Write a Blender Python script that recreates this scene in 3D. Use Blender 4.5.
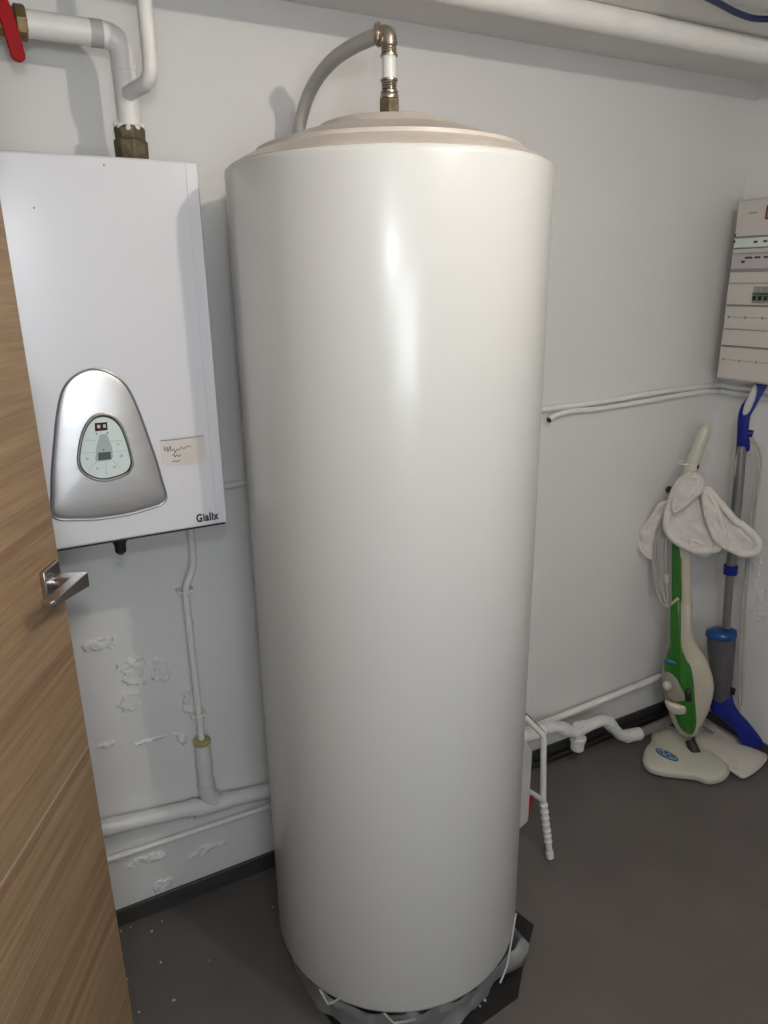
import bpy, bmesh, math, random
from mathutils import Vector, Matrix, noise
random.seed(7)
C = bpy.context.scene.collection
PI = math.pi
for o in list(bpy.data.objects): bpy.data.objects.remove(o)

# ------------------------------------------------------------------ camera
EYE = Vector((0, 0, 1.55))
FPX, PITCH, ROLL, YAW = 718.525, .308329, -.0143417, -.486038
cy, sy = math.cos(YAW), math.sin(YAW)
FWD = Vector((-sy*math.cos(PITCH), cy*math.cos(PITCH), -math.sin(PITCH)))
_r = Vector((cy, sy, 0)); _u = _r.cross(FWD)
RT = _r*math.cos(ROLL)+_u*math.sin(ROLL); UP = -_r*math.sin(ROLL)+_u*math.cos(ROLL)
cam = bpy.data.cameras.new('camera'); co = bpy.data.objects.new('camera', cam); C.objects.link(co)
cam.sensor_width = 36; cam.lens = FPX/1024*36; cam.clip_start = .02
M = Matrix((RT, UP, -FWD)).transposed().to_4x4(); M.translation = EYE
co.matrix_world = M
bpy.context.scene.camera = co

# ------------------------------------------------------------------ light
sc = bpy.context.scene
sc.view_settings.view_transform = 'Standard'; sc.view_settings.look = 'None'
sc.view_settings.gamma = 1; sc.view_settings.use_curve_mapping = False
sc.view_settings.exposure = 0.18
w = bpy.data.worlds.new('world'); sc.world = w; w.use_nodes = True
w.node_tree.nodes['Background'].inputs[0].default_value = (.75, .85, 1, 1)
w.node_tree.nodes['Background'].inputs[1].default_value = .05
def lamp(name, kind, loc, power, col, size):
    l = bpy.data.lights.new(name, kind); l.energy = power; l.color = col
    l.shadow_soft_size = size
    o = bpy.data.objects.new(name, l); C.objects.link(o); o.location = loc; return o
lamp('ceiling_bulb', 'POINT', (.76, .32, 2.03), 12.5, (1, .91, .80), .013)
al = lamp('front_wall_fill', 'AREA', (-.28, -1.21, 1.45), 19, (.86, .93, 1), 0)  # added cool fill from behind the camera, as through an assumed window
al.data.shape = 'RECTANGLE'; al.data.size = .90; al.data.size_y = .62; al.rotation_euler = (math.radians(90), 0, 0)

lamp('camera_fill', 'POINT', (.02, -.02, 1.73), 8.5, (.93, .96, 1), .03)  # assumed source above the camera, added for brightness and glints

# ------------------------------------------------------------------ helpers
def ray(x, y): return RT*((x-384)/FPX)-UP*((y-512)/FPX)+FWD
def at(x, y, ax, v, slope=0):
    """point seen at photo pixel x, y that lies on the plane  P[ax] = v + slope*z"""
    d = ray(x, y); k = (v+slope*EYE.z-EYE[ax])/(d[ax]-slope*d.z); return EYE+d*k
def dist_at(x, y, rho):
    d = ray(x, y); return EYE+d*(rho/math.hypot(d.x, d.y))

def nt(m): return m.node_tree.nodes, m.node_tree.links
def mat(name, col, rough=.5, metal=0, var=.06, scale=8, bump=0, bscale=60, spec=.5, col2=None, stretch=(1, 1, 1), coat=0, trans=0, alpha=1):
    m = bpy.data.materials.new(name); m.use_nodes = True; n, l = nt(m); b = n['Principled BSDF']
    tc = n.new('ShaderNodeTexCoord'); mp = n.new('ShaderNodeMapping'); mp.inputs['Scale'].default_value = stretch
    l.new(tc.outputs['Object'], mp.inputs[0])
    ns = n.new('ShaderNodeTexNoise'); ns.inputs['Scale'].default_value = scale; ns.inputs['Detail'].default_value = 5
    l.new(mp.outputs[0], ns.inputs['Vector'])
    cr = n.new('ShaderNodeValToRGB')
    c2 = col2 or tuple(max(0, c*(1-var*2)) for c in col)
    cr.color_ramp.elements[0].color = (*c2, 1); cr.color_ramp.elements[1].color = (*col, 1)
    cr.color_ramp.elements[0].position = .3; cr.color_ramp.elements[1].position = .65
    l.new(ns.outputs[0], cr.inputs[0]); l.new(cr.outputs[0], b.inputs['Base Color'])
    b.inputs['Roughness'].default_value = rough; b.inputs['Metallic'].default_value = metal
    b.inputs['Specular IOR Level'].default_value = spec; b.inputs['Coat Weight'].default_value = coat
    b.inputs['Coat Roughness'].default_value = .08
    b.inputs['Transmission Weight'].default_value = trans; b.inputs['Alpha'].default_value = alpha
    if bump:
        n2 = n.new('ShaderNodeTexNoise'); n2.inputs['Scale'].default_value = bscale; n2.inputs['Detail'].default_value = 6
        l.new(mp.outputs[0], n2.inputs['Vector'])
        bp = n.new('ShaderNodeBump'); bp.inputs['Distance'].default_value = bump; bp.inputs['Strength'].default_value = .6
        l.new(n2.outputs[0], bp.inputs['Height']); l.new(bp.outputs[0], b.inputs['Normal'])
    return m

WALL = mat('wall_paint', (.74, .73, .715), .55, var=.02, scale=2.2, bump=.004, bscale=9)
CEIL = mat('ceiling_paint', (.82, .80, .77), .7, var=.03, scale=3, bump=.004, bscale=20)
PIPEP = mat('painted_pipe', (.80, .785, .75), .4, var=.03, scale=20, bump=.0012, bscale=70)
PVC = mat('white_plastic_pipe', (.72, .72, .70), .35, var=.03, scale=15)
FLOOR = mat('floor_paint', (.125, .112, .103), .42, var=.09, scale=5, bump=.002, bscale=25, spec=.35)
SKIRT = mat('skirting_paint', (.05, .047, .045), .5, var=.12, scale=14, bump=.002)
TANK = mat('white_enamel', (.585, .59, .575), .27, var=.015, scale=1.6, coat=.15)
LID = mat('lid_plastic', (.56, .51, .46), .3, var=.07, scale=9, col2=(.46, .41, .36))
BOIL = mat('casing_enamel', (.66, .66, .69), .25, var=.01, scale=4, coat=.25)
STEEL = mat('brushed_aluminium', (.66, .655, .65), .38, metal=1, var=.05, scale=6, bump=.0003, bscale=220, stretch=(.3, 1, 6))
CHROME = mat('chrome', (.72, .71, .69), .14, metal=1, var=.03)
NICKEL = mat('nickel', (.50, .46, .40), .27, metal=1, var=.15, scale=60)
DMETAL = mat('satin_handle_metal', (.50, .47, .46), .27, metal=1, var=.06, scale=30)
BRASS = mat('old_brass', (.34, .25, .12), .45, metal=.8, var=.2, scale=45, bump=.002, bscale=90)
BRONZE = mat('tarnished_brass', (.20, .16, .10), .6, metal=.6, var=.25, scale=60, bump=.003, bscale=90)
RED = mat('red_plastic', (.36, .008, .012), .45, var=.08, spec=.15)
BLACK = mat('black_plastic', (.012, .012, .013), .4, var=.1)
DARK = mat('black_rubber_mat', (.010, .009, .009), .75, var=.2, scale=40, bump=.003)
GREY = mat('grey_plastic', (.20, .19, .18), .5, var=.1)
FOAM = mat('yellow_foam', (.46, .39, .16), .9, var=.15, scale=40, bump=.004, bscale=60)
TRAY = mat('grey_plastic_film', (.25, .255, .255), .38, var=.1, scale=14, bump=.004, bscale=22)
KEYW = mat('keypad_white', (.62, .70, .68), .3, var=.02)
KEYG = mat('keypad_grey', (.36, .43, .42), .3, var=.03)
LINE = mat('keypad_line', (.40, .47, .47), .4, var=.02)
DISP = mat('display_window', (.045, .02, .02), .12, var=.1)
LCD = mat('lcd_grey', (.09, .10, .10), .2, var=.05)
PAPER = mat('cream_paper', (.62, .58, .54), .8, var=.04, scale=20)
INK = mat('ink', (.05, .045, .05), .6, var=.05)
LOGO = mat('logo_black', (.012, .012, .014), .5, var=.02)
PANELM = mat('panel_plastic', (.56, .53, .49), .4, var=.02, scale=5)
PANELD = mat('panel_grey', (.30, .28, .26), .4, var=.05)
PINK = mat('panel_label', (.50, .44, .46), .6, var=.05)
GRNB = mat('breaker_green', (.02, .12, .06), .4, var=.05)
REDL = mat('logo_red', (.16, .02, .02), .4, var=.05)
GREEN = mat('green_plastic', (.022, .15, .010), .28, var=.05, coat=.2)
BEIGE = mat('beige_plastic', (.52, .475, .38), .3, var=.04, scale=12, coat=.2)
IVORY = mat('ivory_plastic', (.56, .55, .44), .32, var=.04, coat=.2)
BLUE = mat('blue_plastic', (.010, .018, .20), .4, var=.06, spec=.25)
BLUEC = mat('blue_cap', (.01, .07, .26), .3, var=.06)
SMOKE = mat('smoked_reservoir', (.13, .125, .13), .18, var=.1, trans=.25)
POLE = mat('grey_pole', (.24, .235, .23), .35, metal=.55, var=.05)
CORD = mat('grey_cord', (.42, .40, .36), .5, var=.05)
CLOTH = mat('terry_cloth', (.74, .69, .655), .95, var=.05, scale=60, bump=.006, bscale=300, spec=.1)
CABLE = mat('blue_cable', (.006, .018, .075), .35, var=.08)
FLAKE = mat('paint_flake', (.6, .6, .58), .7, var=.1)
CLEARBLUE = mat('badge_blue', (.015, .11, .22), .3, var=.05)

# oak door veneer: boards across the leaf, grain along the leaf
def wood():
    m = bpy.data.materials.new('oak_veneer'); m.use_nodes = True; n, l = nt(m); b = n['Principled BSDF']
    tc = n.new('ShaderNodeTexCoord')
    def nz(sx, sz, sca, det, rough=.6):
        mp = n.new('ShaderNodeMapping'); mp.inputs['Scale'].default_value = (sx, 1, sz); l.new(tc.outputs['Object'], mp.inputs[0])
        t = n.new('ShaderNodeTexNoise'); t.inputs['Scale'].default_value = sca; t.inputs['Detail'].default_value = det
        t.inputs['Roughness'].default_value = rough; l.new(mp.outputs[0], t.inputs['Vector']); return t
    g1 = nz(1.1, 26, 3.2, 8, .68); g2 = nz(.02, 9, 1.6, 1)
    r1 = n.new('ShaderNodeValToRGB'); e = r1.color_ramp.elements
    e[0].position = .30; e[0].color = (.23, .145, .085, 1); e[1].position = .72; e[1].color = (.42, .29, .18, 1)
    l.new(g1.outputs[0], r1.inputs[0])
    r2 = n.new('ShaderNodeValToRGB'); r2.color_ramp.interpolation = 'CONSTANT'; e = r2.color_ramp.elements
    e[0].position = 0; e[0].color = (.83, .76, .72, 1); e[1].position = .42; e[1].color = (1, 1, .96, 1)
    for p, c in ((.5, (.90, .92, .84, 1)), (.56, (1.0, .93, .88, 1)), (.63, (.86, .80, .76, 1))):
        q = e.new(p); q.color = c
    l.new(g2.outputs[0], r2.inputs[0])
    mx = n.new('ShaderNodeMix'); mx.data_type = 'RGBA'; mx.blend_type = 'MULTIPLY'; mx.inputs[0].default_value = 1
    l.new(r1.outputs[0], mx.inputs[6]); l.new(r2.outputs[0], mx.inputs[7]); l.new(mx.outputs[2], b.inputs['Base Color'])
    b.inputs['Roughness'].default_value = .45; b.inputs['Specular IOR Level'].default_value = .3
    bp = n.new('ShaderNodeBump'); bp.inputs['Distance'].default_value = .0008; l.new(g1.outputs[0], bp.inputs['Height']); l.new(bp.outputs[0], b.inputs['Normal'])
    return m
WOOD = wood()
WOODL = mat('pale_joint', (.50, .40, .29), .5, var=.05)

def finish(name, bm, m, parent=None, smooth=True, bevel=0, sub=0, angle=35, seg=2):
    me = bpy.data.meshes.new(name); bmesh.ops.recalc_face_normals(bm, faces=bm.faces); bm.to_mesh(me); bm.free()
    me.materials.append(m); o = bpy.data.objects.new(name, me); C.objects.link(o)
    if smooth:
        for p in me.polygons: p.use_smooth = True
        me.set_sharp_from_angle(angle=math.radians(angle))
    if bevel:
        b = o.modifiers.new('bevel', 'BEVEL'); b.width = bevel; b.segments = seg; b.limit_method = 'ANGLE'; b.angle_limit = math.radians(40)
    if sub:
        s = o.modifiers.new('sub', 'SUBSURF'); s.levels = s.render_levels = sub
    if parent:
        o.parent = parent; o.matrix_parent_inverse = Matrix.Translation(parent.location).inverted() if not parent.rotation_euler.z else parent.matrix_basis.inverted()
    return o
def thing(name, label, cat, loc=(0, 0, 0), group=None):
    o = bpy.data.objects.new(name, None); C.objects.link(o); o.location = loc; o.empty_display_size = .05
    o['label'] = label; o['category'] = cat
    if group: o['group'] = group
    return o
def tag(o, label, cat, group=None):
    o['label'] = label; o['category'] = cat
    if group: o['group'] = group
    return o
def struct(o, label=None):
    o['kind'] = 'structure'
    if label: o['label'] = label
    return o

def box(bm, lo, hi, mtx=None):
    vs = [Vector((x, y, z)) for z in (lo[2], hi[2]) for y in (lo[1], hi[1]) for x in (lo[0], hi[0])]
    if mtx: vs = [mtx @ v for v in vs]
    v = [bm.verts.new(p) for p in vs]
    for f in ((0, 2, 3, 1), (4, 5, 7, 6), (0, 1, 5, 4), (2, 6, 7, 3), (0, 4, 6, 2), (1, 3, 7, 5)):
        bm.faces.new([v[i] for i in f])
    return bm
def fillet(pts, r, n=6):
    pts = [Vector(p) for p in pts]; out = [pts[0]]
    for i in range(1, len(pts)-1):
        a, b, c = pts[i-1], pts[i], pts[i+1]; d1 = (a-b); d2 = (c-b)
        k = min(r, d1.length*.48, d2.length*.48); p = b+d1.normalized()*k; q = b+d2.normalized()*k
        for j in range(n+1):
            t = j/n; out.append(p*(1-t)**2+b*2*t*(1-t)+q*t*t)
    out.append(pts[-1]); return out
def smooth_path(pts, n=8):
    pts = [Vector(p) for p in pts]; out = []
    P = [pts[0]*2-pts[1]]+pts+[pts[-1]*2-pts[-2]]
    for i in range(1, len(P)-2):
        for j in range(n):
            t = j/n; a, b, c, d = P[i-1], P[i], P[i+1], P[i+2]
            out.append(.5*((2*b)+(c-a)*t+(2*a-5*b+4*c-d)*t*t+(3*b-a-3*c+d)*t**3))
    out.append(pts[-1]); return out
def tube(bm, pts, r, seg=16, cap=True, ell=None):
    pts = [Vector(p) for p in pts]; n = len(pts); rs = r if isinstance(r, (list, tuple)) else [r]*n
    if len(rs) != n: rs = [rs[0]+(rs[-1]-rs[0])*i/(n-1) for i in range(n)] if len(rs) == 2 else [rs[min(len(rs)-1, int(i*len(rs)/n))] for i in range(n)]
    t0 = (pts[1]-pts[0]).normalized(); up = Vector((0, 0, 1)) if abs(t0.z) < .9 else Vector((1, 0, 0))
    nrm = (up-t0*up.dot(t0)).normalized(); rings = []
    for i, p in enumerate(pts):
        t = ((pts[min(i+1, n-1)]-p).normalized()+(p-pts[max(i-1, 0)]).normalized()).normalized()
        nrm = (nrm-t*nrm.dot(t)).normalized(); bi = t.cross(nrm)
        e = ell or (1, 1)
        rings.append([bm.verts.new(p+(nrm*math.cos(a)*e[0]+bi*math.sin(a)*e[1])*rs[i]) for a in [2*PI*k/seg for k in range(seg)]])
    for a, b in zip(rings, rings[1:]):
        for k in range(seg): bm.faces.new((a[k], a[(k+1) % seg], b[(k+1) % seg], b[k]))
    if cap: bm.faces.new(rings[0][::-1]); bm.faces.new(rings[-1])
    return bm
def lathe(bm, prof, c=(0, 0, 0), seg=96, axis=None):
    c = Vector(c); q = Vector((0, 0, 1)).rotation_difference(Vector(axis)) if axis else None; rings = []
    for r, z in prof:
        ring = []
        for k in range(seg):
            a = 2*PI*k/seg; v = Vector((r*math.cos(a), r*math.sin(a), z))
            if q: v = q @ v
            ring.append(bm.verts.new(c+v))
        rings.append(ring)
    for a, b in zip(rings, rings[1:]):
        for k in range(seg): bm.faces.new((a[k], a[(k+1) % seg], b[(k+1) % seg], b[k]))
    bm.faces.new(rings[0][::-1]); bm.faces.new(rings[-1]); return bm
def prism(bm, outline, off):
    off = Vector(off); a = [bm.verts.new(Vector(p)) for p in outline]; b = [bm.verts.new(Vector(p)+off) for p in outline]
    bm.faces.new(a[::-1]); bm.faces.new(b); n = len(a)
    for k in range(n): bm.faces.new((a[k], a[(k+1) % n], b[(k+1) % n], b[k]))
    return bm
def closed(pts, n=6):
    pts = [Vector(p) for p in pts]; N = len(pts); out = []
    for i in range(N):
        a, b, c, d = pts[i-1], pts[i], pts[(i+1) % N], pts[(i+2) % N]
        for j in range(n):
            t = j/n; out.append(.5*((2*b)+(c-a)*t+(2*a-5*b+4*c-d)*t*t+(3*b-a-3*c+d)*t**3))
    return out
def inflate(bm, outline, nrm, front, back, c=None, rings=7, wob=0, ws=30, power=.5, seed=0):
    """a cushion: closed outline, bulging 'front' along nrm and 'back' the other way"""
    nrm = Vector(nrm).normalized(); P = [Vector(p) for p in outline]; N = len(P)
    c = Vector(c) if c else sum(P, Vector())/N
    edge = [bm.verts.new(p) for p in P]
    for sgn, h in ((1, front), (-1, back)):
        prev = edge
        for k in range(1, rings):
            s = math.cos(PI/2*k/rings); hh = (1-s*s)**power*h
            ring = []
            for p in P:
                q = c+(p-c)*s
                dd = hh+(noise.noise(q*ws+Vector((seed, 0, 0)))*wob*min(1, k/2) if wob else 0)
                ring.append(bm.verts.new(q+nrm*sgn*dd))
            for i in range(N): bm.faces.new((prev[i], prev[(i+1) % N], ring[(i+1) % N], ring[i]))
            prev = ring
        m = bm.verts.new(c+nrm*sgn*h)
        for i in range(N): bm.faces.new((prev[i], prev[(i+1) % N], m))
    return bm
def B(): return bmesh.new()

# ------------------------------------------------------------------ the room
D, XR, XL, YF, ZC = 1.586, 2.10, -.40, -1.15, 2.095
struct(finish('floor', box(B(), (-1.5, YF-.1, -.1), (XR+.1, D+.1, 0)), FLOOR, smooth=False), 'dark grey painted concrete floor')
struct(finish('ceiling', box(B(), (-1.5, YF-.1, ZC), (XR+.1, D+.1, ZC+.1)), CEIL, smooth=False))
wb = struct(finish('wall_back', box(B(), (XL-.1, D, 0), (XR+.1, D+.1, ZC)), WALL, smooth=False), 'white painted wall with blistered paint behind the tank')
wr = struct(finish('wall_right', box(B(), (XR, YF-.1, 0), (XR+.1, D, ZC)), WALL, smooth=False))
bm = B(); wx0, wx1, wz0, wz1 = -.75, .19, 1.13, 1.77  # opening added in this unseen wall to let the fill light in
box(bm, (-1.5, YF-.1, 0), (wx0, YF, ZC)); box(bm, (wx1, YF-.1, 0), (XR, YF, ZC)); box(bm, (wx0, YF-.1, 0), (wx1, YF, wz0)); box(bm, (wx0, YF-.1, wz1), (wx1, YF, ZC))
struct(finish('wall_front', bm, WALL, smooth=False))
bm = B()
for q in (((wx0, wz0), (wx1, wz0+.03)), ((wx0, wz1-.03), (wx1, wz1)), ((wx0, wz0), (wx0+.03, wz1)), ((wx1-.03, wz0), (wx1, wz1)), ((-.29, wz0), (-.27, wz1))):
    box(bm, (q[0][0], YF-.05, q[0][1]), (q[1][0], YF-.01, q[1][1]))
struct(finish('added_window_1', bm, PVC, smooth=False))  # made-up window frame, unseen, set around the fill light's opening
bm = B(); box(bm, (XL-.1, .50, 0), (XL, D, ZC)); box(bm, (XL-.1, YF, 0), (XL, -.42, ZC)); box(bm, (XL-.1, -.42, 2.06), (XL, .50, ZC))
struct(finish('wall_left', bm, WALL, smooth=False))
bm = B(); box(bm, (-1.5, YF, 0), (-1.4, D, ZC)); box(bm, (-1.4, D-.1, 0), (XL-.1, D, ZC))
struct(finish('wall_corridor', bm, WALL, smooth=False))
bm = B(); box(bm, (XL, D-.009, 0), (XR, D, .05)); struct(finish('baseboard_back', bm, SKIRT, bevel=.002))
bm = B(); box(bm, (XR-.009, YF, 0), (XR, D-.009, .05)); struct(finish('baseboard_right', bm, SKIRT, bevel=.002))
bm = B(); box(bm, (XL, .50, 0), (XL+.009, D-.009, .05)); struct(finish('baseboard_left', bm, SKIRT, bevel=.002))

def blister(cx, cz, rx, rz, wall='back', hgt=.010, seed=0, fill=.25, cell=.0028, warp=.75, hollow=.45):
    """peeling, curled paint as real relief standing out of the wall"""
    bm = B(); nx = int(rx*2.9/cell); nz = int(rz*2.9/cell); g = []
    for i in range(nx+1):
        row = []
        for j in range(nz+1):
            u = (i/nx-.5)*2.9; v = (j/nz-.5)*2.9
            X, Z = cx+u*rx, cz+v*rz; p = Vector((X, seed, Z))
            d = math.hypot(u, v)+warp*noise.noise(p*26)+.5*noise.noise(p*70)
            ridge = 1-min(1, abs(d-.85)/.10)                    # curled rim
            ridge = max(0, ridge)*(.45+.9*abs(noise.noise(p*75)))
            inner = max(0, min(1, (.95-d)/.2))*(fill+hollow*abs(noise.noise(p*40)))
            edge = max(0, 1-max(abs(u), abs(v))/1.42)
            h = hgt*max(ridge, inner)*min(1, edge*5)-.0006
            row.append(bm.verts.new((X, D-h, Z) if wall == 'back' else (XR-h, X, Z)))
        g.append(row)
    for i in range(nx):
        for j in range(nz): bm.faces.new((g[i][j], g[i+1][j], g[i+1][j+1], g[i][j+1]))
    return finish('peeling_paint', bm, WALL, wb if wall == 'back' else wr, angle=60)
for px, py, rx, rz, s in ((101, 644, .035, .017, 1), (136, 672, .042, .030, 2), (128, 702, .028, .026, 3), (154, 672, .03, .028, 4), (186, 700, .012, .035, 5), (183, 738, .014, .018, 6),
                          (107, 745, .03, .008, 7), (150, 740, .06, .004, 8), (150, 858, .045, .012, 9), (205, 850, .04, .014, 10), (163, 884, .03, .014, 11),
                          (534, 690, .035, .045, 13), (190, 627, .008, .03, 16)):
    p = at(px, py, 1, D); blister(p.x, p.z, rx, rz, 'back', .0155 if s not in (13,) else .005, seed=s*3.7)
for px, py, rx, rz, s in ((745, 572, .05, .09, 20), (757, 600, .06, .06, 21), (722, 560, .03, .05, 22)):
    p = at(px, py, 0, XR); blister(p.y, p.z, rx, rz, 'right', .008, seed=s*2.9)

# ------------------------------------------------------------------ the door
DD = Vector((math.sin(math.radians(27.7)), math.cos(math.radians(27.7)), 0))      # hinge -> free edge
DN = Vector((DD.y, -DD.x, 0))
EDGE = Vector((.0405, 1.170, 0)); W = .83
HINGE = EDGE-DD*W
MD = Matrix((DD, -DN, Vector((0, 0, 1)))).transposed().to_4x4(); MD.translation = HINGE
dr = bpy.data.objects.new('door_1', None); C.objects.link(dr); dr.matrix_world = MD; struct(dr, 'oak veneer door standing open in front of the boiler')
def dpart(name, bm, m, parent=dr, **k):
    o = finish(name, bm, m, **k); o.parent = parent; return o
leaf = dpart('door_leaf', box(B(), (0, 0, .008), (W, .04, 2.045)), WOOD, bevel=.0015)
zs = []
def door_xz(px, py):
    d = ray(px, py); k = (HINGE-EYE).dot(DN)/d.dot(DN); P = EYE+d*k; return (P-HINGE).dot(DD), P.z
bm = B()
for q in ((40, 822), ):
    _, z = door_xz(*q); box(bm, (0, -.0003, z-.0012), (W-.002, .001, z+.0012))
dpart('veneer_joint', bm, WOODL, smooth=False)
hx, hz = door_xz(49, 582)
hx = min(hx, W-.03)
hz0 = hz
bm = box(B(), (hx-.026, -.008, hz-.026), (hx+.026, 0, hz+.026)); dpart('handle_rosette', bm, DMETAL, bevel=.0015)
bm = B(); tube(bm, [(hx, -.006, hz), (hx, -.020, hz)], .011, 24)
hz += .007; box(bm, (hx-.010, -.0385, hz-.012), (hx+.0115, -.012, hz+.0038))
tp_ = [(hx+.012, -.056), (hx+.012, -.038), (hx-.010, -.038), (hx-.096, -.032), (hx-.098, -.036), (hx-.098, -.047), (hx-.094, -.051)]
bt_ = [.024, .018, .016, .009, .008, .008, .009]
tv = [bm.verts.new((x, y, hz+.004)) for x, y in tp_]; bv = [bm.verts.new((x, y, hz+.004-d_)) for (x, y), d_ in zip(tp_, bt_)]
bm.faces.new(tv); bm.faces.new(bv[::-1])
for k in range(7): bm.faces.new((tv[k], bv[k], bv[(k+1) % 7], tv[(k+1) % 7]))
dpart('door_handle', bm, DMETAL, bevel=.0012)
bm = B()
for z in (.25, 1.05, 1.85): tube(bm, [(-.006, -.004, z-.045), (-.006, -.004, z+.045)], .007, 12)
dpart('hinge', bm, DMETAL)
bm = B()
for x0, x1, z0, z1 in ((.50, .565, 0, 2.06), (-.485, -.42, 0, 2.06), (-.42, .50, 2.0, 2.06)):
    box(bm, (XL-.11, x0, z0), (XL+.012, x1, z1))
struct(finish('trim_1', bm, PIPEP, bevel=.002))

# ------------------------------------------------------------------ the tank
TC = Vector((.6625, 1.2165, 0)); TR = .2842; ZB, ZT = .106, 1.735
tk = thing('water_heater', 'tall white cylindrical hot water tank standing in the middle of the room', 'water heater', TC)
bm = B()
prof = [(.20, ZB+.002), (TR-.010, ZB), (TR-.002, ZB+.004), (TR, ZB+.012), (TR, ZT-.01), (TR-.0008, ZT-.003), (TR-.004, ZT), (TR-.012, ZT-.001), (.2, ZT-.001)]
lathe(bm, prof, TC, 160); finish('tank_body', bm, TANK, tk, angle=50)
bm = B()
prof = [(.15, ZT-.0005), (TR-.0065, ZT-.0005), (TR-.0055, ZT+.0015), (TR-.010, ZT+.004), (.262, ZT+.011), (.243, ZT+.020), (.232, ZT+.024), (.2305, ZT+.030), (.224, ZT+.0325), (.216, ZT+.032), (.17, ZT+.051), (.125, ZT+.063), (.121, ZT+.070), (.113, ZT+.073), (.03, ZT+.076), (.0005, ZT+.0765)]
lathe(bm, prof, TC, 128); finish('tank_lid', bm, LID, tk, angle=50)
# folded seam of the sheet down the right-hand side
az = math.radians(-32); s = TC+Vector((math.cos(az), math.sin(az), 0))*(TR+.0005)
bm = B(); tube(bm, [s+Vector((0, 0, ZB+.02)), s+Vector((0, 0, ZT-.012))], .0016, 8); finish('sheet_seam', bm, TANK, tk)
for k in range(3):
    a = math.radians(-28.7-90+60+120*k); p = TC+Vector((math.cos(a), math.sin(a), 0))*.19
    bm = B(); tube(bm, [p+Vector((0, 0, .004)), p+Vector((0, 0, ZB+.004))], [.026, .022], 20); finish('foot', bm, BLACK, tk)

# outlet on top
top = Vector((.662, 1.212, 0))
op = thing('outlet_pipe', 'nickel outlet fitting with curved grey hose on top of the tank', 'pipe', top+Vector((0, 0, ZT+.076)))
zy = lambda y: dist_at(388, y, 1.385).z
z0 = ZT+.076
def hexbm(c, r, z0, z1):
    bm = B(); lathe(bm, [(r*.94, z0), (r, z0+.001), (r, z1-.001), (r*.94, z1)], c, 6); return bm
finish('hex_nut', hexbm(top, .0185, z0-.003, zy(100)), BRONZE, op, angle=20)
bm = B(); lathe(bm, [(.012, zy(100)), (.0155, zy(99.5)), (.016, zy(97)), (.0145, zy(94.5)), (.012, zy(94))], top, 32); finish('collar_ring', bm, NICKEL, op)
def coup(za, zb):
    bm = B(); pr = [(.0105, za), (.0148, za), (.0148, za+.003), (.0130, za+.004)]
    L = zb-za-.008
    for k in range(3):
        pr += [(.0118, za+.004+L*(k+.15)/3), (.0134, za+.004+L*(k+.55)/3)]
    pr += [(.0130, zb-.004), (.0148, zb-.003), (.0148, zb), (.0105, zb)]
    lathe(bm, pr, top, 32); return bm
finish('ribbed_coupling', coup(zy(94), zy(80)), NICKEL, op)
bm = B(); lathe(bm, [(.0118, zy(80.5)), (.0118, zy(57.5))], top, 32); finish('pipe_stub', bm, PVC, op)
finish('ribbed_coupling', coup(zy(57.5), zy(43)), NICKEL, op)
el = top.copy(); el.z = zy(34); hd = (Vector((.50, 1.40, 0))-Vector((.665, 1.215, 0))).normalized()
bm = B(); tube(bm, fillet([el-Vector((0, 0, .018)), el, el+hd*.022], .014, 8), .0138, 24)
finish('elbow', bm, NICKEL, op)
bm = B(); lathe(bm, [(.004, -.001), (.0145, 0), (.0185, .003), (.0185, .008), (.0145, .011)], el+hd*.012, 28, hd); finish('elbow_flange', bm, NICKEL, op)
bm = B(); hp = smooth_path([el+hd*.018, dist_at(352, 47, 1.46), dist_at(331, 62, 1.52), dist_at(314, 84, 1.575), dist_at(304, 108, 1.61), dist_at(299, 135, 1.625), dist_at(299, 180, 1.63), dist_at(303, 230, 1.635)], 8)
for k in range(len(hp)): hp[k].y = min(hp[k].y, D-.02)
tube(bm, hp, .0125, 20); finish('hose', bm, mat('grey_hose', (.46, .44, .41), .4, var=.05), op)

# mat and plastic tray below the tank
pts = [at(*q, 2, .003) for q in ((534, 925), (524, 962), (518, 997), (478, 1026), (420, 1056), (352, 1050), (322, 1009))]
pts += [Vector(p) for p in ((.46, 1.33, .003), (.56, 1.44, .003), (.80, 1.42, .003), (.93, 1.27, .003))]
bm = B(); prism(bm, [(p.x, p.y, .0) for p in pts], (0, 0, .004))
bmx = finish('rubber_mat', bm, DARK, smooth=False); tag(bmx, 'black angular rubber mat lying under the white tank', 'mat')
tr = thing('plastic_tray', 'crumpled grey plastic tray between the tank and the black mat', 'tray', TC+Vector((0, 0, .004)))
flap = at(529, 962, 2, .055); fa = math.atan2(flap.y-TC.y, flap.x-TC.x); fr = (flap-TC).xy.length
bm = B(); N = 144; rows = []
for j, (rr, zz) in enumerate(((.12, .006), (.215, .006), (.262, .012), (.264, .045), (.268, .070), (.271, .088), (.269, .090), (.263, .072), (.257, .045), (.252, .016), (.12, .012))):
    row = []
    for k in range(N):
        a = 2*PI*k/N; da = (a-fa+PI) % (2*PI)-PI
        w_ = max(0, 1-abs(da)/.20)
        q = Vector((math.cos(a)*3, math.sin(a)*3, j*.4)); cr = noise.noise(q*2.2)*.010+noise.noise(q*5)*.005
        r = rr+(cr if 2 <= j <= 8 else 0)*.8
        if 3 <= j <= 8: r += (fr-.268)*w_*(1.0 if j in (3, 4) else .55)
        z = zz+(noise.noise(q*1.7+Vector((5, 0, 0)))*.014-.002 if 4 <= j <= 7 else 0)
        if 4 <= j <= 7: z += w_*.035*(1 if da > 0 else .2)
        row.append(bm.verts.new(TC+Vector((math.cos(a)*r, math.sin(a)*r, z))))
    rows.append(row)
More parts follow.
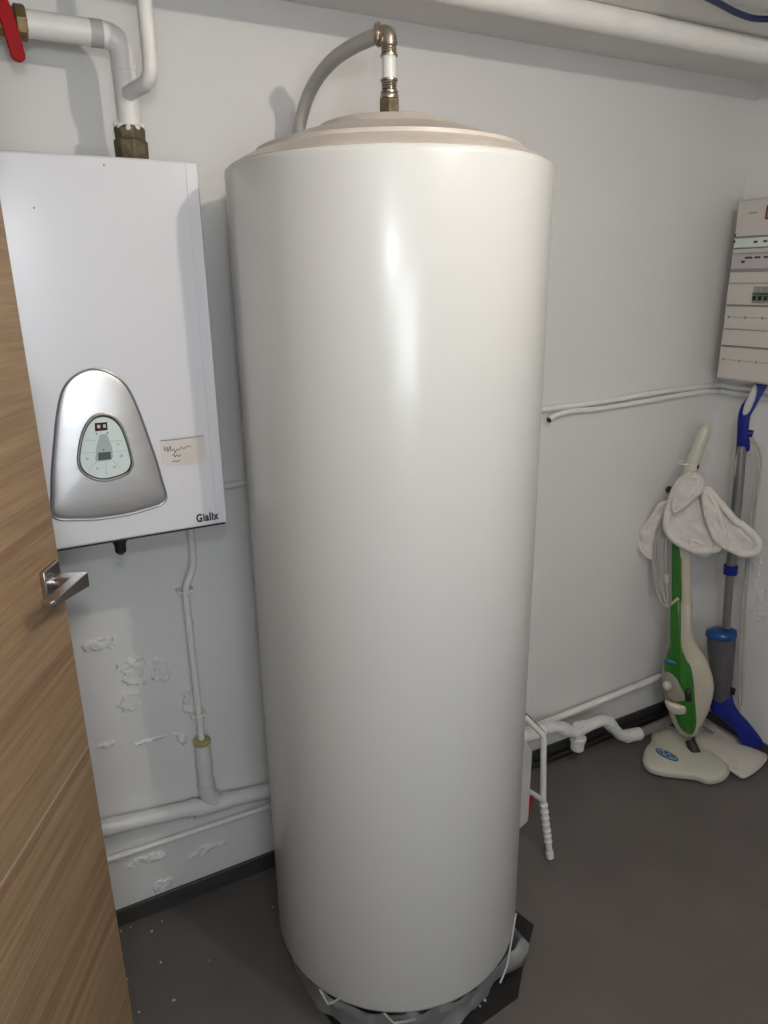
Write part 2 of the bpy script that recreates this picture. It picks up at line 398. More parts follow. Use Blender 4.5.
for a, b in zip(rows, rows[1:]):
    for k in range(N): bm.faces.new((a[k], a[(k+1) % N], b[(k+1) % N], b[k]))
finish('tray_wall', bm, TRAY, tr, angle=60)
STRAP = mat('pale_strap', (.42, .42, .41), .5)
# pale upright straps of the tray
for px, py, px2, py2 in ((320, 990, 328, 1004), (328, 1004, 340, 998), (384, 1013, 394, 1023), (394, 1023, 416, 1019), (500, 983, 507, 966), (507, 966, 516, 913)):
    a, b = dist_at(px, py, 1.105 if px < 480 else 1.17 if px < 505 else 1.25), dist_at(px2, py2, 1.10 if px < 480 else 1.19 if px < 505 else 1.33)
    bm = B(); tube(bm, [a, (a+b)/2+Vector((0, 0, -.002)), b], .0022, 8); finish('strap', bm, STRAP, tr)

# ------------------------------------------------------------------ the boiler
YB = D-.27
R_ = at(228, 522.5, 1, YB); TL_ = at(196, 161.5, 1, YB); ap = at(92.5, 369, 1, YB)
bx1 = R_.x; bz0 = R_.z; bz1 = TL_.z; half = bx1-ap.x; bx0 = ap.x-half
bo = thing('electric_boiler', 'white wall-mounted electric boiler with a silver control fascia', 'boiler', ((bx0+bx1)/2, D, bz0))
bm = box(B(), (bx0, YB, bz0), (bx1, D-.004, bz1)); finish('casing', bm, BOIL, bo, bevel=.005, seg=3)
bm = box(B(), (bx1-.022, YB-.0012, bz0+.003), (bx1-.003, YB+.001, bz1-.003)); finish('casing_edge_strip', bm, BOIL, bo, bevel=.0006)
bm = box(B(), (bx0+.004, YB+.004, bz0-.003), (bx1-.004, D-.01, bz0+.002)); finish('casing_base', bm, BLACK, bo)
def fp(px, py, y=YB): return at(px, py, 1, y)
cx = ap.x
rt = [(93, 369), (107, 371.5), (121, 380), (130, 392), (139, 412), (148, 437), (156, 460), (162, 481), (166, 494), (165.5, 500), (160, 505), (146, 509.5), (128, 514.5), (108, 517.5)]
half_r = [fp(*q) for q in rt]
axis_x = lambda z: cx
zbot = fp(100, 519).z
L = [Vector((2*cx-p.x, p.y, p.z)) for p in half_r[1:]]
out = half_r+[Vector((cx, YB, zbot))]+L[::-1]
bm = B(); o2 = closed(out, 3)
inflate(bm, o2, (0, -1, 0), .0065, .001, c=(cx, YB, (half_r[0].z+zbot)/2), rings=8, power=.6)
fas = finish('control_fascia', bm, STEEL, bo, angle=60)
bm = B(); tube(bm, [p+Vector((0, -.0005, 0)) for p in o2+[o2[0]]], .0022, 8, cap=False); finish('fascia_rim', bm, mat('fascia_rim_grey', (.30, .31, .33), .35, metal=.8), fas)
# keypad (egg-shaped)
def ring_pts(pts, y): return closed([at(*q, 1, y) for q in pts], 4)
kp_ = 0
kp = [(103, 414), (113, 417), (121, 426), (127, 441), (131, 456), (132, 464), (128, 472), (118, 477), (103, 480), (90, 477), (81, 470), (78, 461), (79, 448), (82, 434), (87, 423), (94, 416)]
bm = B(); y1 = YB-.0055; P = ring_pts(kp, y1); prism(bm, P, (0, -.004, 0)); kf = finish('keypad_frame', bm, BLACK, bo, bevel=.001)
bm = B(); tube(bm, [p+Vector((0, -.004, 0)) for p in P+[P[0]]], .0024, 10, cap=False); finish('keypad_ring', bm, CHROME, kf)
def scl(pts, s, c=(104.5, 449)): return [(c[0]+(x-c[0])*s, c[1]+(y-c[1])*s) for x, y in pts]
y2 = y1-.0055
bm = B(); prism(bm, ring_pts(scl(kp, .92), y1), (0, -.0055, 0)); ky = finish('keypad', bm, KEYW, bo)
def decal(name, pts, m, y=y2, t=.0006, par=ky, smooth=False):
    bm = B(); prism(bm, [at(*q, 1, y) for q in pts], (0, -t, 0)); return finish(name, bm, m, par, smooth=False)
decal('status_display', [(94.6, 423), (107, 422), (107.6, 430), (95, 431.5)], DISP)
decal('display_digit', [(97, 425), (100, 424.8), (100.4, 428), (97.3, 428.2)], PINK, y2-.0006)
decal('display_digit', [(103, 424.5), (105.6, 424.3), (106, 427.4), (103.3, 427.7)], PINK, y2-.0006)
decal('centre_trapezoid', [(100, 434.5), (107, 434), (112, 447), (113, 457), (111, 460), (97, 461.5), (95.3, 459), (96.5, 447)], KEYG)
decal('lcd_window', [(98.2, 452.7), (110.5, 451.6), (111.2, 459), (98.4, 460.4)], LCD, y2-.0006)
for q in ((96.5, 433.6), (107.5, 432.8), (103.7, 449.8)):
    decal('indicator_dot', [(q[0]+.8*math.cos(a), q[1]+.8*math.sin(a)) for a in [k*PI/4 for k in range(8)]], INK, y2-.0006)
for a, b in (((84.5, 440), (96, 440.5)), ((82.7, 453), (95.5, 452.5)), ((110.5, 441), (122, 440.5)), ((113, 452), (126, 450.5)), ((97, 461.5), (89, 470)), ((112, 460), (120, 468)), ((106, 461), (106.5, 474.5))):
    d = Vector((b[0]-a[0], b[1]-a[1])).normalized(); nx_, ny_ = -d.y*.25, d.x*.25
    decal('keypad_line', [(a[0]+nx_, a[1]+ny_), (b[0]+nx_, b[1]+ny_), (b[0]-nx_, b[1]-ny_), (a[0]-nx_, a[1]-ny_)], LINE, y2-.0001)
for q, s in (((87, 459), 1.6), ((121.5, 456), 1.8), ((118, 444.5), 1.2), ((97.5, 468.5), 1.3), ((114.5, 467.3), 1.6)):
    x, y = q; decal('key_symbol', [(x-s, y-s*.6), (x, y-s), (x+s, y-s*.6), (x+s*.8, y+s*.7), (x-s*.8, y+s*.7)], LINE, y2-.0002)
# scratch line on the fascia, paper note, maker's word
bm = B(); tube(bm, [at(95, 506.5, 1, YB-.0068), at(128, 502.5, 1, YB-.0068)], .0006, 6); finish('scratch', bm, CHROME, fas)
nb = [(159.5, 439.5), (204, 433.8), (206, 460.5), (200, 464), (166, 466.5), (162.5, 463)]
yN = YB-.0003
bm = B(); prism(bm, [at(*q, 1, yN) for q in nb], (0, -.0006, 0)); note = finish('paper_note', bm, PAPER, bo, smooth=False); note['label'] = 'cream paper note with handwriting'
def scrib(seq, r=.0006):
    bm = B(); tube(bm, smooth_path([at(*q, 1, yN-.0008) for q in seq], 4), r, 6); finish('handwriting', bm, INK, note)
scrib([(164, 446), (165, 451), (167, 447), (168, 452), (170, 446), (171, 451), (174, 449), (175, 453), (177, 449), (179, 450), (181, 447.5), (184, 448.6), (187, 446.5), (191, 446)])
scrib([(172, 456), (174, 454), (175, 457), (177, 454.5), (179, 456.5), (181, 454.5)])
scrib([(172, 462), (175, 461), (177, 461.6), (180, 460)])
scrib([(161, 440.8), (175, 439.6), (190, 437.6), (203, 436)], .0005)
def word(txt, size, m, parent, loc, rx, sx=.8, off=.0):
    cu = bpy.data.curves.new('lettering', 'FONT'); cu.body = txt; cu.size = size; cu.offset = off; cu.extrude = .0004; cu.space_character = 1.10
    t = bpy.data.objects.new('tmp', cu); C.objects.link(t); bpy.context.view_layer.update()
    me = bpy.data.meshes.new_from_object(t.evaluated_get(bpy.context.evaluated_depsgraph_get())); bpy.data.objects.remove(t)
    me.transform(Matrix.Diagonal((sx, 1, 1, 1))); me.transform(rx); me.transform(Matrix.Translation(loc))
    me.materials.clear(); me.materials.append(m)
    o = bpy.data.objects.new('lettering', me); C.objects.link(o); o.parent = parent; o.matrix_parent_inverse = Matrix.Translation(parent.location).inverted(); return o
RX = Matrix.Rotation(PI/2, 4, 'X')
a = at(196.3, 521.5, 1, YB); b = at(218, 519, 1, YB)
word('Gialix', .0215, LOGO, bo, (a.x, YB-.0016, a.z-.001), RX, .76, .00062)
bm = B(); c = at(119.5, 541, 1, YB+.03); c.z = bz0
lathe(bm, [(.017, .004), (.015, -.008), (.0105, -.018), (.010, -.032), (.004, -.038)], c, 24); finish('cable_gland', bm, BLACK, bo)
for q in ((104, 165), (34, 208)):
    p = at(*q, 1, YB); bm = B(); lathe(bm, [(.0016, -.0002), (.0012, .0012), (.0003, .0014)], p, 10, (0, -1, 0)); finish('casing_chip', bm, GREY, bo)

# ------------------------------------------------------------------ pipes above the boiler
def pipe(name, label, pts, r, m=PIPEP, fil=.03, cat='pipe', group=None, seg=20):
    bm = B(); P = fillet(pts, fil) if fil else [Vector(p) for p in pts]; tube(bm, P, r, seg); o = finish(name, bm, m); tag(o, label, cat, group); return o
Y1 = 1.468
fpipe = thing('feed_pipe', 'thick white elbowed pipe rising from the boiler top to the red-handled valve', 'pipe', (.27, Y1, bz1+.02))
e0 = at(24, 23, 1, Y1); e1 = at(119, 38, 1, Y1); e1.z = e0.z-.001; e2 = at(131, 128, 1, Y1); e1.x = e2.x-.001
bm = B(); tube(bm, fillet([e0+Vector((-.01, 0, 0)), e1, (e1.x, Y1, e2.z-.022)], .032, 10), .0205, 24); finish('pipe_run', bm, PIPEP, fpipe)
bm = B(); tube(bm, [(e1.x-.030, Y1, e1.z), (e1.x-.050, Y1, e1.z)], .0212, 24); finish('pipe_sleeve', bm, mat('grey_sleeve', (.46, .47, .46), .5), fpipe)
bm = B(); lathe(bm, [(.0215, 0), (.0215, -.003), (.0205, -.004)], (e1.x, Y1, e1.z-.05), 24); finish('solder_ring', bm, PIPEP, fpipe)
nutc = Vector((e1.x-.002, Y1, 0))
nb0 = at(131, 127, 1, Y1).z-.040
bm = B(); lathe(bm, [(.027, nb0-.022), (.029, nb0-.019), (.030, nb0+.016), (.028, nb0+.018), (.0255, nb0+.019), (.0265, nb0+.021), (.0275, nb0+.036), (.024, nb0+.040)], nutc, 8)
finish('brass_union', bm, BRONZE, fpipe, bevel=.0015)
bm = B(); tube(bm, [(nutc.x, Y1, nb0+.004), (nutc.x, Y1, bz1-.01)], .021, 20); finish('pipe_nipple', bm, BRONZE, fpipe)
bm = B()
for k in range(9):
    a = 2*PI*k/9+.3; p = nutc+Vector((math.cos(a)*.021, math.sin(a)*.021, nb0+.038+.004*math.sin(k*5)))
    lathe(bm, [(.001, -.006), (.006, -.003), (.007, .001), (.004, .005), (.001, .006)], p, 8)
finish('paint_drip', bm, PIPEP, fpipe)
Y2 = 1.375
b0, b1 = at(152, 66, 1, Y2), at(126, 91, 1, Y1)
b0.z = at(150, 80, 1, Y2).z; b1.z = b0.z-.006; b0.x = at(150, 60, 1, Y2).x; b1.x = e1.x
pipe('branch_pipe', 'narrower white pipe coming down from the ceiling beside the brass union', [(b0.x, Y2, ZC), b0, b1-Vector((0, .016, 0))], .0125, fil=.03)
# valve
vv = thing('ball_valve', 'brass ball valve with a red lever above the boiler', 'valve', (e0.x-.03, Y1, e0.z))
vx = e0.x-.022
bm = B(); lathe(bm, [(.019, -.050), (.0265, -.048), (.0265, -.030), (.021, -.026), (.024, -.012), (.024, .0), (.021, .006), (.027, .010), (.027, .024), (.021, .026)], (vx, Y1, e0.z), 8, (1, 0, 0))
tube(bm, [(vx-.010, Y1, e0.z), (vx-.010, Y1-.045, e0.z)], .009, 16); finish('valve_body', bm, BRASS, vv, bevel=.001)
la = at(4, 9, 1, Y1-.050); lb = at(18, 56, 1, Y1-.050)
dv = (lb-la).normalized(); sd = Vector((dv.z, 0, -dv.x))
pr = [la-dv*.012+sd*.009, la-dv*.012-sd*.009, la-sd*.011, lb-sd*.011, lb+dv*.006-sd*.009, lb+dv*.010, lb+dv*.006+sd*.009, lb+sd*.011, la+sd*.011]
bm = B(); prism(bm, [p+Vector((0, 0, 0)) for p in pr], (0, -.006, 0)); finish('lever', bm, RED, vv, bevel=.002)
bm = B(); tube(bm, [(vx-.045, Y1, e0.z), (XL, Y1, e0.z)], .0205, 20); tag(finish('inlet_pipe', bm, GREY), 'grey pipe entering the brass valve from the left', 'pipe')

# ------------------------------------------------------------------ ceiling pipe and blue cable
pipe('ceiling_pipe', 'long white pipe running along the ceiling near the back wall', [(-.4, 1.318, ZC-.026), (XR, 1.318, ZC-.026)], .0255, fil=0, seg=32)
cb = [at(*q, 2, ZC-.012) for q in ((690, -10), (706, -3), (720, 4), (735, 12), (750, 17.5), (762, 19), (775, 18), (800, 10), (830, 0))]
bm = B(); tube(bm, smooth_path([Vector((cb[0].x-.05, cb[0].y-.03, ZC))]+cb+[Vector((cb[-1].x+.05, cb[-1].y-.05, ZC))]), .0062, 14); tag(finish('cable', bm, CABLE), 'dark blue cable sagging below the ceiling in the upper right corner', 'cable')

# ------------------------------------------------------------------ left wall pipes
Yd = D-.026
p0 = at(95, 830, 1, Yd); p1 = at(207, 804, 1, Yd); p2 = at(272, 790, 1, Yd)
dz = (p2.z-p0.z)/(p2.x-p0.x)
dp = thing('drain_pipe', 'white plastic drain pipe running low along the back wall left of the tank', 'pipe', (p1.x, Yd, p1.z))
q0 = Vector((XL, Yd, p0.z-dz*(p0.x-XL))); q2 = Vector((1.0, Yd, p0.z+dz*(1.0-p0.x)))
bm = B(); tube(bm, [q0, q2], .0195, 24); finish('pipe_run', bm, PVC, dp)
bm = B()
for x in (p0.x+.035, p1.x-.036, p1.x+.045): 
    zc = p0.z+dz*(x-p0.x); tube(bm, [(x-.012, Yd, zc-dz*.012), (x+.012, Yd, zc+dz*.012)], .0215, 24); finish('pipe_collar', bm, PVC, dp); bm = B()
zc = p0.z+dz*(p1.x-p0.x); tube(bm, [(p1.x-.036, Yd, zc), (p1.x+.04, Yd, zc+dz*.04)], .0222, 24)
zt = at(204, 742, 1, Yd).z
tube(bm, fillet([(p1.x+.022, Yd, zc+.004), (p1.x+.004, Yd, zc+.03), (p1.x+.004, Yd, zc+.07)], .02), .0212, 24)
finish('tee_fitting', bm, PVC, dp)
bm = B(); tube(bm, [(p1.x+.004, Yd, zc+.03), (p1.x+.004, Yd, zt)], .0190, 24); lathe(bm, [(.021, 0), (.021, .02)], (p1.x+.004, Yd, zt-.075), 24); finish('standpipe', bm, PVC, dp)
bm = B(); lathe(bm, [(.018, -.004), (.0205, .0), (.021, .006), (.016, .011), (.006, .012)], (p1.x+.004, Yd, zt), 24); finish('foam_collar', bm, FOAM, dp)
a1, a2, a3, a4 = at(202, 738, 1, Yd), at(185, 588, 1, Yd), at(194, 566, 1, Yd), at(191.5, 520, 1, Yd)
a1.x = p1.x+.004
cp = thing('condensate_pipe', 'thin white pipe dropping from the boiler into the drain standpipe', 'pipe', a1)
bm = B(); tube(bm, fillet([(a1.x, Yd, zt+.008), (a1.x-.002, Yd, a2.z-.002), (a3.x, Yd+.002, a3.z), (a3.x+.002, Yd+.002, bz0+.01)], .022), .0085, 16); finish('pipe_run', bm, PIPEP, cp)
for q in ((184, 592), (197, 716)):
    p = at(*q, 1, Yd); bm = B(); lathe(bm, [(.0115, -.004), (.0115, .004)], (a1.x-.001, Yd, p.z), 20); box(bm, (a1.x-.019, Yd-.004, p.z-.004), (a1.x+.017, D, p.z+.004)); finish('pipe_clip', bm, PIPEP, cp, bevel=.001)
s0, s1 = at(107, 860, 1, D-.010), at(270, 806, 1, D-.010); k = (s1.z-s0.z)/(s1.x-s0.x)
pipe('wall_conduit', 'thin white pipe along the back wall just below the thick drain pipe', [(XL, D-.010, s0.z-k*(s0.x-XL)), (1.1, D-.010, s0.z+k*(1.1-s0.x))], .0075, fil=0)
# piece of pipe seen between boiler and tank
p = at(235, 483, 1, D-.009); pipe('heating_pipe', 'thin white pipe on the back wall between boiler and tank', [(bx1-.15, D-.009, p.z-.012), (p.x+.5, D-.009, p.z+.015)], .008, fil=0)

# ------------------------------------------------------------------ right wall conduits
Yc = D-.010
u = [at(*q, 1, Yc) for q in ((500, 413), (545, 409), (600, 402), (660, 392), (700, 387))]
cn = (XR-.012, D-.012, 1.216)
u2 = [at(*q, 0, XR-.010) for q in ((735, 388), (768, 392))]
bm = B(); tube(bm, smooth_path(u+[cn]+u2+[Vector((XR-.010, .9, 1.20))], 6), .0085, 14); tag(finish('upper_conduit', bm, PIPEP), 'upper painted white conduit bending round the corner below the fuse box', 'conduit', None)
l0 = [at(549, 420, 1, D-.022), at(555, 415.5, 1, D-.016)]
l1 = [at(*q, 1, Yc) for q in ((572, 411), (600, 408.5), (640, 402), (680, 395), (705, 391.5))]
l2 = [at(*q, 0, XR-.010) for q in ((732, 393), (768, 399))]
bm = B(); tube(bm, smooth_path(l0+l1+[Vector((XR-.012, D-.012, 1.196))]+l2+[Vector((XR-.010, .9, 1.175))], 6), .0085, 14, cap=False)
lc = thing('lower_conduit', 'lower painted white conduit with an open end beside the tank', 'conduit', l0[0])
finish('conduit_run', bm, PIPEP, lc)
d = (l0[0]-l0[1]).normalized(); bm = B(); lathe(bm, [(.0035, 0), (.0082, 0), (.0082, -.004), (.0035, -.004)], l0[0]+d*.001, 14, d); finish('open_end', bm, BLACK, lc)

# ------------------------------------------------------------------ low pipes right of the tank
Yl = D-.022
g0, g1 = at(545, 723, 1, Yl), at(664, 675, 1, Yl); k = (g1.z-g0.z)/(g1.x-g0.x)
pipe('skirting_pipe', 'white pipe rising along the back wall above the skirting, right of the tank', [(1.0, Yl, g0.z-k*(g0.x-1.0)), (XR-.03, Yl, g0.z+k*(XR-.03-g0.x))], .0115, fil=0)
Yp = 1.49
tp = thing('trap_pipe', 'white plastic waste pipe with tee and bends lying above the floor behind the tank', 'pipe', (1.48, Yp, .1))
path = [at(*q, 1, Yp) for q in ((500, 737), (530, 736), (552, 726), (572, 737))]
path = [Vector((path[0].x-.05, Yp, path[0].z-.005))]+path[1:]
def pp(name, pts, r, fil=.03, m=PVC):
    bm = B(); tube(bm, fillet(pts, fil), r, 24); return finish(name, bm, m, tp)
T = at(574, 732, 1, Yp)
pp('left_run', [path[0], path[1], path[2], T], .0195)
pp('collar', [path[2]+(path[1]-path[2])*.35, path[2]+(path[1]-path[2])*.05], .0225, 0)
pp('collar', [path[2]+(T-path[2])*.35, path[2]+(T-path[2])*.62], .0225, 0)
cup = at(577, 752, 1, Yp)
bm = B(); lathe(bm, [(.0195, .02), (.0195, -.024), (.0265, -.027), (.0265, -.038), (.0225, -.042), (.0215, -.070), (.017, -.074)], (cup.x, Yp, T.z), 28); tube(bm, [(cup.x-.03, Yp, T.z-.004), (cup.x+.03, Yp, T.z+.006)], .0215, 24); finish('cleanout_cup', bm, PVC, tp)
r1, r2, r3 = at(605, 719, 1, Yp), at(622, 737, 1, Yp), at(637, 734, 1, Yp)
pp('right_run', [Vector((cup.x+.02, Yp, T.z+.004)), r1, r2, r3], .0185, .03)
pp('collar', [r1+(r2-r1)*.18, r1+(r2-r1)*.42], .0215, 0)
pp('end_socket', [r2+(r3-r2)*.25, r3+(r3-r2)*.12], .0225, 0)
pipe('grey_pipe', 'dark grey pipe on the floor continuing behind the green mop', [r3+Vector((.0, .0, -.004)), (XR-.02, Yp+.0, r3.z+.012)], .016, GREY, 0)
a, b = at(600, 733, 1, D-.02), at(668, 700, 1, D-.03)
pipe('black_cable', 'black cable bundle lying along the skirting behind the waste pipe', [(1.1, D-.03, .02), (1.5, D-.03, .018), (a.x, D-.03, .016), (b.x, D-.035, .022), (XR-.03, D-.03, .02)], .009, BLACK, .05, 'cable')

# safety group pipe
rho = 1.685
sg = thing('safety_valve_pipe', 'thin white ribbed discharge pipe hanging to the floor at the right of the tank', 'pipe', (1.15, 1.24, 0))
a, b, c, e = dist_at(524, 716, 1.66), dist_at(543.5, 735, rho), dist_at(543, 802, rho), dist_at(550, 857, rho)
bm = B(); tube(bm, fillet([a, b, c], .012), .0085, 16); finish('pipe_run', bm, PVC, sg)
bm = B(); n = 60; rs = [.0095+.0024*(1 if (i//3) % 2 else 0) for i in range(n)]
mid = dist_at(547, 832, rho); P = smooth_path([c+Vector((0, 0, .004)), mid, e], 30); rs = [.0090+.0026*(1 if (i//3) % 2 and i < 44 else 0)+(.002 if i > 52 else 0) for i in range(len(P))]
tube(bm, P, rs, 16); finish('ribbed_hose', bm, PVC, sg)
bm = B(); tube(bm, [a+Vector((0, 0, .012)), b+Vector((0, 0, .010)), b+Vector((.004, -.004, -.006))], .0028, 8); finish('black_wire', bm, BLACK, sg)
br = dist_at(527, 790, 1.60); bm = B(); tube(bm, [br, (br+c)/2+Vector((0, 0, .003)), c+Vector((0, 0, .004))], [.006, .0075], 12); finish('side_branch', bm, PVC, sg)
bm = B(); rd0, rd1 = dist_at(532, 796, 1.56), dist_at(528, 817, 1.55); tube(bm, [rd0, rd1], [.0035, .003], 10); finish('red_lever', bm, RED, sg)
# thermostat box at the tank's side
u_ = Vector((math.cos(math.radians(-41)), math.sin(math.radians(-41)), 0)); 
pA = dist_at(526.5, 738, 1.50); pB = dist_at(527.5, 812, 1.50)
dirr = (Vector((pA.x, pA.y, 0))-TC); dirr.z = 0; rad = dirr.length; dirr.normalize(); tan = Vector((-dirr.y, dirr.x, 0))
mb = Matrix((dirr, tan, Vector((0, 0, 1)))).transposed().to_4x4(); mb.translation = TC
tb = thing('valve_box', 'flat white plastic box on the right side of the tank near the floor', 'box', (pA.x, pA.y, pB.z))
bm = B(); zA, zB_ = pA.z, pB.z
pr = [(rad, .05, zB_+.004), (rad, .05, zA-.012), (rad-.02, .05, zA+.015), (TR+.003, .05, zA+.02), (TR+.003, .05, zB_-.03), (rad-.004, .05, zB_-.004)]
prism(bm, [mb @ Vector(p) for p in pr], mb.to_3x3() @ Vector((0, -.085, 0))); finish('box_cover', bm, mat('box_grey_white', (.42, .41, .39), .45), tb, bevel=.003)

# ------------------------------------------------------------------ fuse box on the right wall
XP = XR-.13
pa, pb = at(739.5, 200, 0, XP), at(716, 379, 0, XP)
y1p, y0p = pa.y, pa.y-.36; zt_, zb_ = pa.z, pb.z
y1p = min(y1p, D-.03)
fb = thing('fuse_box', 'beige wall-mounted fuse box with rows of breakers in the right corner', 'fuse box', (XR, (y0p+y1p)/2, zb_))
y1p += .006
bm = box(B(), (XP+.004, y0p, zb_), (XR-.001, y1p, zt_)); finish('enclosure', bm, PANELM, fb, bevel=.004)
H_ = zt_-zb_
def fz(v): return zt_-H_*v          # v = 0 at the top, 1 at the bottom of the cover
def row(name, v0, v1, m, yA=.008, yB=.352, t=.003, par=fb):
    bm = box(B(), (XP-t, y1p-yB, fz(v1)), (XP+.006, y1p-yA, fz(v0))); return finish(name, bm, m, par, bevel=.001)
row('top_cover', .012, .195, PANELM)
cr = row('label_strip', .205, .255, KEYW); row('label_strip', .262, .285, PANELM); row('label_strip', .292, .370, PINK)
row('cover_groove', .196, .204, PANELD, t=.0012); row('cover_groove', .256, .261, PANELD, t=.0012); row('cover_groove', .371, .385, PANELD, t=.0012)
row('blank_cover', .387, .445, PANELM); c1 = row('breaker_row', .452, .565, PANELM, t=.005)
row('cover_groove', .567, .572, PANELD, t=.0012); row('blank_cover', .575, .70, PANELM); row('blank_cover', .705, .795, PANELM, t=.005)
row('cover_groove', .797, .803, PANELD, t=.0012); row('blank_cover', .806, .988, PANELM)
def small(name, v0, v1, y0, y1, m, t=.006, par=fb): 
    bm = box(B(), (XP-t, y1p-y1, fz(v1)), (XP, y1p-y0, fz(v0))); return finish(name, bm, m, par, bevel=.0005)
for k in range(10):
    yy = .095+k*.018
    b_ = small('breaker', .465, .555, yy, yy+.0165, PANELD, .008); small('breaker_band', .498, .512, yy, yy+.0165, GRNB, .0095, b_); small('breaker_switch', .515, .54, yy+.004, yy+.012, BLACK, .014, b_)
for v in (.628, .872):
    for k in range(5):
        small('cover_screw', v, v+.014, .018+k*.055, .026+k*.055, PANELD, .0045); small('cover_slot', v+.005, v+.009, .03+k*.055, .068+k*.055, PANELD, .0035)
small('cover_latch', .18, .195, .006, .012, INK, .004); small('cover_latch', .213, .228, .006, .012, INK, .0042)
for k, (a_, b_) in enumerate(((.05, .075), (.081, .100), (.11, .128), (.14, .16))): small('row_lettering', .305, .316, a_, b_, INK, .0036); small('row_lettering', .222, .234, .072+k*.03, .084+k*.03, INK, .0036)
small('row_lettering', .325, .338, .040, .052, INK, .0036)
small('printed_mark', .072, .080, .045, .070, PANELD, .0036)
lg = small('red_badge', .045, .115, .098, .136, REDL, .0045)
for a_, b_, v0, v1 in ((.105, .110, .053, .107), (.105, .128, .053, .062), (.105, .123, .076, .084)): small('badge_letter', v0, v1, a_, b_, PINK, .0052, lg)

# ------------------------------------------------------------------ green steam mop
AZ = math.radians(53); GW = Vector((-math.sin(AZ), -math.cos(AZ), 0)); GU = Vector((math.cos(AZ), -math.sin(AZ), 0))
def onp(px, py, P0, lean=0, n=GW):
    """point on the (leaning) plane through P0 facing the viewer side; lean tips it away with height"""
    nn = (n+Vector((0, 0, lean))).normalized(); d = ray(px, py); return EYE+d*((Vector(P0)-EYE).dot(nn)/d.dot(nn))
G0 = (1.87, 1.385, .05)
def g(px, py, off=0): return onp(px, py, G0, .10)+GW*off
gm = thing('steam_mop', 'green and beige steam mop leaning in the corner with a cloth over its handle', 'steam mop', (1.83, 1.34, 0))
# foot
fo = [(644, 762), (646, 751), (652, 743), (653, 734), (661, 729), (672, 729), (683, 736), (697, 746), (713, 755), (725, 764), (728, 772), (722, 779), (709, 782), (696, 778), (680, 776), (663, 774), (650, 770)]
P = closed([at(*q, 2, .014) for q in fo], 4)
bm = B(); inflate(bm, P, (0, 0, 1), .018, .012, power=.35, rings=8); foot = finish('mop_foot', bm, mat('foot_cream', (.56, .55, .46), .32, var=.03, coat=.2), gm, angle=60)
bm = B(); tube(bm, [p+Vector((0, 0, .0)) for p in P+[P[0]]], .0065, 8, cap=False, ell=(1.4, .8)); finish('foot_skirt', bm, mat('skirt_grey', (.46, .46, .40), .5), foot)
bc = at(667, 754.5, 2, .0325); 
def ell(c, ax, bx, a, b, z=0, n=28): return [c+ax*math.cos(2*PI*k/n)*a+bx*math.sin(2*PI*k/n)*b+Vector((0, 0, z)) for k in range(n)]
e_a = (at(676, 759, 2, .032)-at(657, 749, 2, .032)).normalized(); e_b = Vector((-e_a.y, e_a.x, 0))
bm = B(); prism(bm, ell(bc, e_a, e_b, .040, .018, -.003), (0, 0, .004)); badge = finish('foot_badge', bm, CLEARBLUE, foot, smooth=False)
bm = B(); tube(bm, [p for p in ell(bc, e_a, e_b, .034, .0135, .001)]+[ell(bc, e_a, e_b, .034, .0135, .001)[0]], .0008, 6, cap=False)
tube(bm, smooth_path([bc+e_a*t+e_b*(.006*math.sin(t*260))+Vector((0, 0, .0012)) for t in [-.024+.003*i for i in range(17)]], 3), .0011, 6); finish('badge_script', bm, KEYW, badge)
# swivel
bm = B(); tube(bm, [at(700, 757, 2, .02)+Vector((0, .02, 0)), g(690, 742, -.01)], [.020, .016], 16); finish('swivel_joint', bm, BLACK, gm)
# beige back shell + green front
def gbody(name, pts, m, f_, b_, off=0, c=None, n=5, par=None, power=.5, **k):
    P = closed([g(x, y, off) for x, y in pts], n); bm = B(); inflate(bm, P, GW, f_, b_, c=g(*c, off) if c else None, rings=8, power=power); return finish(name, bm, m, par or gm, angle=60, **k)
shell = [(678, 590), (690, 590), (693, 625), (697, 645), (706, 660), (712, 676), (714, 692), (709, 712), (701, 728), (693, 739), (682, 737), (674, 727), (668, 712), (663, 690), (662, 672), (666, 655), (668, 640), (668, 615), (670, 598)]
gbody('body_shell', shell, BEIGE, .040, .045, -.012, c=(687, 680))
green = [(672, 600), (680, 596), (681.5, 618), (682, 640), (686, 652), (692, 664), (695, 680), (696, 700), (696.5, 722), (692, 732), (682, 727), (676, 715), (671, 700), (667, 682), (664, 664), (667, 652), (669.5, 640), (670, 615)]
gbody('green_cover', green, GREEN, .030, .004, .016, c=(682, 680))
gbody('water_cap_panel', [(664, 672), (670, 665), (679, 668), (686, 680), (690, 690), (691, 697), (684, 699), (674, 697), (667, 692), (664, 683)], mat('dusky_window', (.30, .26, .22), .3), .020, .004, .030)
gbody('grip_pad', [(666, 694), (673, 696), (684, 699), (687, 701), (686, 707), (678, 708), (671, 705), (667, 700)], BEIGE, .014, .002, .040)
gbody('water_knob', [(664, 677), (668, 674.5), (672, 676), (672.5, 681), (669, 684), (665, 682)], IVORY, .022, .002, .042)
gbody('power_switch', [(686, 683), (692, 684), (692, 695), (686, 694)], BLACK, .010, .002, .042, n=3)
gbody('side_badge', [(664.5, 654), (670, 652.5), (677, 656), (676, 658.5), (668, 657)], CLEARBLUE, .006, .001, .046)
